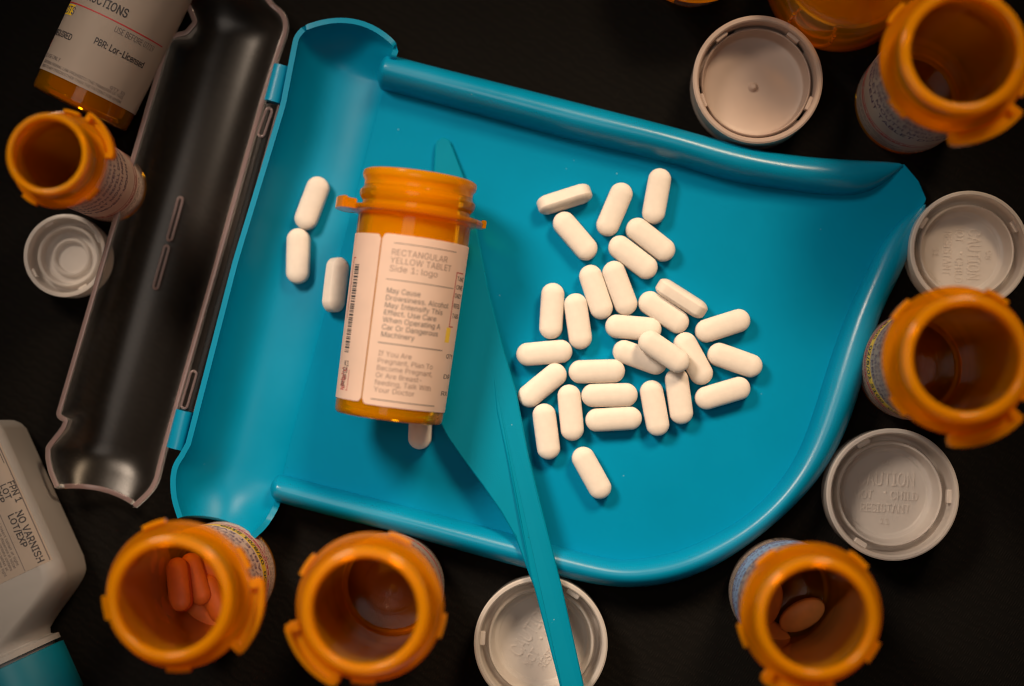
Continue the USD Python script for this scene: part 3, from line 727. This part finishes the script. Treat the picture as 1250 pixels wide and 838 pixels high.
def trough_point(px, py):
    """the trough's surface under a picture position, and its tangents"""
    q = TROUGH_PTS
    z = 5.0
    for _ in range(6):
        t_ = P(px, py, z)
        k = np.argmin(((q[..., :2] - t_[:2]) ** 2).sum(-1)); i, j = np.unravel_index(k, q.shape[:2])
        z = q[i, j, 2]
    n_ = np.cross(q[min(i + 1, q.shape[0] - 1), j] - q[i - 1, j], q[i, j + 1] - q[i, j - 1]); n_ /= np.linalg.norm(n_)
    return q[i, j], n_ if n_[2] > 0 else -n_
TROUGH_PTS = trough(*np.meshgrid(np.linspace(.02, .98, 240), np.linspace(.02, .98, 480), indexing='ij'))
for i_, (x_, y_, dx, dy, side, lab) in enumerate([(381, 248.5, 13, -35, False, 'upper of two white caplets lying end to end in the trough'),
                                                  (364, 313, 0.5, -38, False, 'lower of two white caplets lying end to end in the trough'),
                                                  (409.5, 348, 1, -70, True, 'white caplet standing on its edge in the trough left of the lying vial')]):
    s_, n_ = trough_point(x_, y_)
    h_ = 2.85 if not side else 3.5
    x0 = np.array([dx, -dy, 0.0]); x0 -= x0 @ n_ * n_; x0 /= np.linalg.norm(x0)
    y0 = np.cross(n_, x0)
    Rm = np.stack([x0, y0, n_], 1) if not side else np.stack([x0, -n_, y0], 1)
    g = obj('white_caplet', caplet(seed=40 + i_), 'white_tablet', M=mat4(Rm, P(x_, y_, s_[2] + h_ * n_[2])))
    tag(stage.GetPrimAtPath(g), lab, 'tablet', G)
g = obj('white_caplet', caplet(seed=50), 'white_tablet', M=frame(513.5, 514.5, dirang(3, -65), FL))
tag(stage.GetPrimAtPath(g), 'white caplet peeping out from under the base of the lying vial', 'tablet', G)

# ------------------------------------------------------------------ tablets inside the standing vials
def inside(B, px, py, z, ang, L, W, T, mat, name, lab, grp, roll=0, pitch=0, band=2.6):
    g = obj(name, caplet(L, W, T, band, seed=int(px)), mat, M=frame(px, py, ang, z, roll, pitch))
    tag(stage.GetPrimAtPath(g), lab, 'tablet', grp)
GO = 'orange tablets in the vial below the trough'
inside(B1, 219, 714, 13.5, dirang(10, 65), 16.5, 6.8, 5.6, 'orange_tablet', 'orange_tablet', 'orange capsule-shaped tablet uppermost in the vial below the trough', GO, 0, .22)
inside(B1, 240, 707, 8.5, dirang(20, 60), 16.5, 6.8, 5.6, 'orange_tablet', 'orange_tablet', 'orange tablet right of the uppermost one in the vial below the trough', GO, 0, .1)
inside(B1, 262, 731, 7.5, dirang(30, 60), 15.5, 6.8, 5.6, 'orange_tablet', 'orange_tablet', 'orange tablet at the right wall inside the vial below the trough', GO, 0, .1)
inside(B1, 248, 752, 6.0, dirang(40, 40), 15.5, 6.8, 5.6, 'orange_tablet', 'orange_tablet', 'orange tablet lowest in the picture inside the vial below the trough', GO, 0, .2)
inside(B1, 270, 700, 5.0, dirang(60, 20), 15.5, 6.8, 5.6, 'orange_tablet', 'orange_tablet', 'orange tablet at the bottom behind the others in the vial below the trough', GO)
GT = 'oval tan tablets in the vial with the blue label'
inside(B5, 979, 751, 6.2, dirang(58, -34), 15.0, 8.6, 4.6, 'tan_tablet', 'tan_tablet', 'large oval tan tablet lying flat in the vial with the blue label', GT, .2, .12, 1.6)
inside(B5, 938, 737, 7.0, dirang(12, -50), 15.0, 8.6, 4.6, 'tan_tablet', 'tan_tablet', 'oval tan tablet leaning at the upper left inside the blue-panelled vial', GT, .5, .2, 1.6)
inside(B5, 937, 770, 5.2, dirang(50, 26), 15.0, 8.6, 4.6, 'tan_tablet', 'tan_tablet', 'oval tan tablet on edge at the lower left inside the blue-panelled vial', GT, -.9, .0, 1.6)

# ------------------------------------------------------------------ caps lying upside down
def cap(name, label, px, py, diam, h=13.5, turn=0.0, words=True, nlug=3, seed=0, mat='natural_plastic'):
    c0 = P(px, py, h); c0[2] = 0
    k = diam / 2 / 20.0
    t = thing(name, label, 'cap', mat4(rotz(turn), c0))
    pr = [(0, .5), (14, .5), (15, 0), (18.2, 0), (19.2, .6), (19.6, 1.6), (20.0, h - 1.0), (19.9, h - .3), (19.5, h), (18.7, h), (18.4, h - .4), (18.15, h - 1.2), (17.9, 4.0), (17.4, 3.0), (16.6, 2.8), (16.25, 3.2), (16.1, 8.2), (15.7, 8.8), (15.2, 8.6), (14.9, 7.6), (14.5, 3.4), (14.0, 2.6), (13.0, 2.3), (12.7, 1.9), (12.4, 1.75), (0, 1.7)]
    b = lathe([(r * k, z) for r, z in pr], 128); b.fix_normals()
    obj('shell', b, mat, t, smooth=35)
    for j in range(nlug):
        a = 2 * math.pi * j / nlug
        q = rbox(1.9 * k, 4.2 * k, 2.4, .35); q.apply_translation([17.6 * k, 0, h - 3.2])
        q.apply_transform(trimesh.transformations.rotation_matrix(a, [0, 0, 1]))
        obj('lug', q, mat, t, smooth=35)
    if words:
        ms = [text('CAUTION', 4.2 * k, -8.6 * k, 2.2 * k, width=17.2 * k, depth=.4), text('NOT', 2.6 * k, -9.6 * k, -2.0 * k, width=5.6 * k, depth=.4), text('CHILD', 2.6 * k, 1.5 * k, -2.0 * k, width=8.4 * k, depth=.4),
              text('RESISTANT', 2.6 * k, -7.6 * k, -6.0 * k, width=15 * k, depth=.4), text('11', 1.8 * k, -1.6 * k, -9.6 * k, depth=.4), text('CR', 1.8 * k, -1.6 * k, 8.4 * k, depth=.4)]
        q = join(*ms); q.apply_translation([0, 0, 1.6])
        obj('raised_lettering', q, mat, t, smooth=False)
        dot = m3.Manifold.sphere(.5, 16).scale((1, 1, .5)).translate((0, 0, 1.7)); obj('centre_mark', dot, mat, t, smooth=True)
    return t
cap('vial_cap', 'translucent white cap with raised CAUTION lettering, right of the tray below the spout', 1090, 604, 40.0, turn=0.02 - .06)
cap('vial_cap', 'translucent white cap under the end of the spatula handle at the bottom edge', 660, 786, 40.6, turn=.98)
cap('vial_cap', 'translucent white cap touching the tray spout, above the right hand vial', 1184, 305, 36.2, turn=-1.62, h=12.5)
# the small ringed cap
c5 = P(79, 312, 11); c5[2] = 0
t5 = thing('small_vial_cap', 'small translucent ringed cap beside the clear lid below the small vial', 'cap', mat4(pos=c5))
pr = [(0, 1.6), (2.4, 1.6), (8.5, .8), (9.5, 0), (11.8, 0), (12.4, .6), (12.6, 2), (13.0, 10), (12.9, 10.8), (12.4, 11), (11.7, 11), (11.4, 10.2), (11.2, 4.0), (10.8, 3.4), (10.2, 3.4), (9.9, 4.0), (9.6, 7.4), (9.2, 7.8), (8.7, 7.4), (8.2, 3.6), (7.4, 3.0), (6.4, 3.0), (5.9, 4.6), (5.4, 4.9), (4.9, 4.5), (4.5, 2.8), (0, 2.5)]
b = lathe(pr, 110); b.fix_normals(); obj('shell', b, 'natural_plastic', t5, smooth=35)
for j in range(4):
    q = rbox(1.2, 3.0, 1.6, .3); q.apply_translation([11.3, 0, 9.2]); q.apply_transform(trimesh.transformations.rotation_matrix(.5 + j * math.pi / 2, [0, 0, 1])); obj('lug', q, 'natural_plastic', t5)

# the cream cap: skirt, inner wall, dished disc with a small nipple, and four slots between wall and skirt
c1 = P(925, 97, 16); c1[2] = 0
t1 = thing('cream_vial_cap', 'cream plastic cap with slots and a centre nipple, above the tray rim', 'cap', mat4(pos=c1))
pr = np.array([(0, .6), (15.5, .6), (16, 0), (18.4, 0), (19.2, .8), (19.4, 2.0), (19.3, 5.0), (19.0, 5.6), (19.0, 6.2), (19.5, 7.0), (19.8, 15), (19.7, 15.7), (19.2, 16), (18.4, 16), (18.0, 15.6), (17.85, 15), (17.5, 9.2), (17.2, 8.8), (16.9, 9.0), (16.8, 11.4), (16.5, 11.8), (16.2, 11.5), (15.8, 6.2), (15.2, 5.2), (13.5, 4.6), (8, 4.2), (1.6, 4.0), (1.35, 4.3), (1.0, 5.0), (.6, 5.35), (0, 5.4)])
body = m3.Manifold.revolve(m3.CrossSection([pr.tolist()]), 128) if sg.Polygon(pr).exterior.is_ccw else m3.Manifold.revolve(m3.CrossSection([pr[::-1].tolist()]), 128)
for a_ in (118, 40, -34, 190):
    cut = m3.Manifold.cube((1.5, 4.6, 14), True).translate((17.4, 0, 4.0)).rotate((0, 0, a_))
    body = body - cut
obj('shell', body, 'cream_plastic', t1, smooth=30)
for a_ in (128, 50, -24, 200):
    q = rbox(1.4, 4.4, 2.6, .35); q.apply_translation([17.4, 0, 12.8]); q.apply_transform(trimesh.transformations.rotation_matrix(math.radians(a_), [0, 0, 1])); obj('lug', q, 'cream_plastic', t1)

# ------------------------------------------------------------------ white stock bottle lying at the lower left
TB, WB, RB = 31.0, 61.0, 6.0
o = P(12, 507, 15); o[2] = 0
ax = P(29 + 41, 505 + 91, 16) - P(29, 505, 16); ax[2] = 0; ax /= np.linalg.norm(ax)
bx = np.array([-ax[1], ax[0], 0])
if bx[0] < 0: bx = -bx
MB = mat4(np.stack([ax, np.cross([0, 0, 1.0], ax), [0, 0, 1.0]], 1), o)      # local x along the bottle from its base, y towards its right side edge (picture), z up
sgn = 1.0 if np.cross([0, 0, 1.0], ax) @ bx > 0 else -1.0
def sec(w, t, r, n=16):
    pts = []
    for cx, cy, a0_ in ((w / 2 - r, t / 2 - r, 0), (-w / 2 + r, t / 2 - r, 90), (-w / 2 + r, -t / 2 + r, 180), (w / 2 - r, -t / 2 + r, 270)):
        for a_ in np.linspace(a0_, a0_ + 90, n):
            pts.append((cx + r * math.cos(math.radians(a_)), cy + r * math.sin(math.radians(a_))))
    return np.array(pts)
def loft(secs):
    rows__ = np.array([np.c_[np.full(len(s_), x_), s_[:, 0] - sgn * 0 + yc, s_[:, 1] + TB / 2] for x_, s_, yc in secs])
    g = grid(rows__, wrap_v=True)
    e = [trimesh.Trimesh(np.vstack([q, q.mean(0)]), [[j, (j + 1) % len(q), len(q)] for j in range(len(q))], process=False) for q in (rows__[0], rows__[-1])]
    o_ = join(g, *e); o_.merge_vertices(); o_.fix_normals(); return o_
YC = -sgn * WB / 2
tb_ = thing('stock_bottle', 'white plastic stock bottle with printed label and teal cap lying at the lower left', 'bottle', MB)
secs = [(0, sec(WB - 7, TB - 7, 5), YC), (.8, sec(WB - 4, TB - 4, 5.4), YC), (2.4, sec(WB - 1.4, TB - 1.4, 5.8), YC), (4.5, sec(WB, TB, RB), YC), (48, sec(WB, TB, RB), YC), (51, sec(WB - .8, TB - .5, 6.5), YC)]
for q in np.linspace(0, 1, 12)[1:]:
    e_ = (1 - math.cos(q * math.pi)) / 2 * .55 + q ** 2.2 * .45
    w_ = WB - .8 - (WB - 30) * e_; t_ = TB - .5 - (TB - 28.5) * e_
    secs.append((51 + 13 * q, sec(w_, t_, min(6.5 + (14 - 6.5) * q, min(w_, t_) / 2 - .01)), YC))
secs += [(65.6, sec(28, 28, 13.99), YC), (66, sec(29, 29, 14.49), YC), (66.4, sec(32.4, 32.4, 16.19), YC), (68.0, sec(32.4, 32.4, 16.19), YC), (68.2, sec(28, 28, 13.9), YC), (70, sec(28, 28, 13.9), YC)]
obj('body', loft(secs), 'white_bottle', tb_, smooth=50)
cs = [(69, sec(30, 30, 14.9, 30), YC), (69.2, sec(33, 33, 16.49, 30), YC), (84, sec(33, 33, 16.49, 30), YC), (85, sec(31.6, 31.6, 15.7, 30), YC)]
obj('cap', loft(cs), 'blue_cap', tb_, smooth=40)
def drape(mesh, lift=.1):
    v = np.array(mesh.vertices)
    y = np.abs(v[:, 1] - YC); over = np.clip(y - (WB / 2 - RB), 0, RB - .1)
    top = TB - (RB - np.sqrt(RB ** 2 - over ** 2))
    return trimesh.Trimesh(np.c_[v[:, 0], v[:, 1], top + lift + v[:, 2]], mesh.faces, process=False)
lx = np.linspace(5, 46.5, 12); ly = np.linspace(-sgn * 1.6, -sgn * 57, 50)
LXg, LYg = np.meshgrid(lx, ly, indexing='ij')
lab_ = grid(np.stack([LXg, LYg, 0 * LXg], -1), flip=sgn > 0)
lab_m = drape(lab_, .08)
lb = obj('label', lab_m, 'paper_old', tb_, smooth=True)
def sp_text(s, h, x, d, width, bold=False):
    """lettering that reads along the bottle, its capitals standing towards the right side edge; d: distance from that edge"""
    t_ = text(s, h, 0, 0, width=width, bold=bold)
    v = np.array(t_.vertices)
    return trimesh.Trimesh(np.c_[x + v[:, 0], -sgn * d + sgn * v[:, 1], v[:, 2]], t_.faces if sgn > 0 else t_.faces[:, ::-1], process=False)
def sp_bar(x0, x1, d0, d1): return bar(x0, min(-sgn * d0, -sgn * d1), x1, max(-sgn * d0, -sgn * d1))
pm = [sp_text('FPN 1', 1.7, 20, 4.0, 6.5, True), sp_text('LOT', 1.7, 20, 6.2, 4.6, True), sp_text('EXP', 1.7, 20, 8.4, 4.8, True), sp_text('NO VARNISH', 2.0, 29, 5.4, 16.5, True), sp_text('LOT/EXP', 1.9, 29, 7.8, 10.5, True)]
obj('printing', drape(join(*pm), .12), 'ink', lb, smooth=False)
obj('black_square', drape(sp_bar(9.5, 14.5, 2.6, 6.2), .12), 'ink', lb, smooth=False)
obj('printing', drape(join(barcode(36, -sgn * 26 - (0 if sgn < 0 else 8), 46, -sgn * 26 + (8 if sgn < 0 else 0), 9, along_x=False), sp_bar(30, 45, 38, 46)), .12), 'ink', lb, smooth=False)
fine = [sp_text(' '.join(random.choice(['store', 'at', 'room', 'dispense', 'in', 'tight', 'container', 'each', 'tablet', 'contains', 'usual', 'dose', 'see', 'insert']) for _ in range(10)), .8, 8, 11.4 + 1.15 * q, 37.5 - 3 * random.random()) for q in range(9)]
obj('printing', drape(join(*fine), .12), 'ink_grey', lb, smooth=False)
box = [sp_bar(5.4, 46.2, 2.0, 2.25), sp_bar(46.0, 46.2, 2.2, 24), sp_bar(18.2, 18.4, 2.2, 9.8), sp_bar(5.4, 46.2, 9.7, 9.9), sp_bar(5.4, 46, 25.0, 25.2), sp_bar(34.8, 35, 25, 50), sp_text('NDC 0093', 3.2, 8, 28, 26, True), sp_text('TABLETS', 3.2, 8, 34, 24, True)]
obj('printing', drape(join(*box), .12), 'ink_grey', lb, smooth=False)
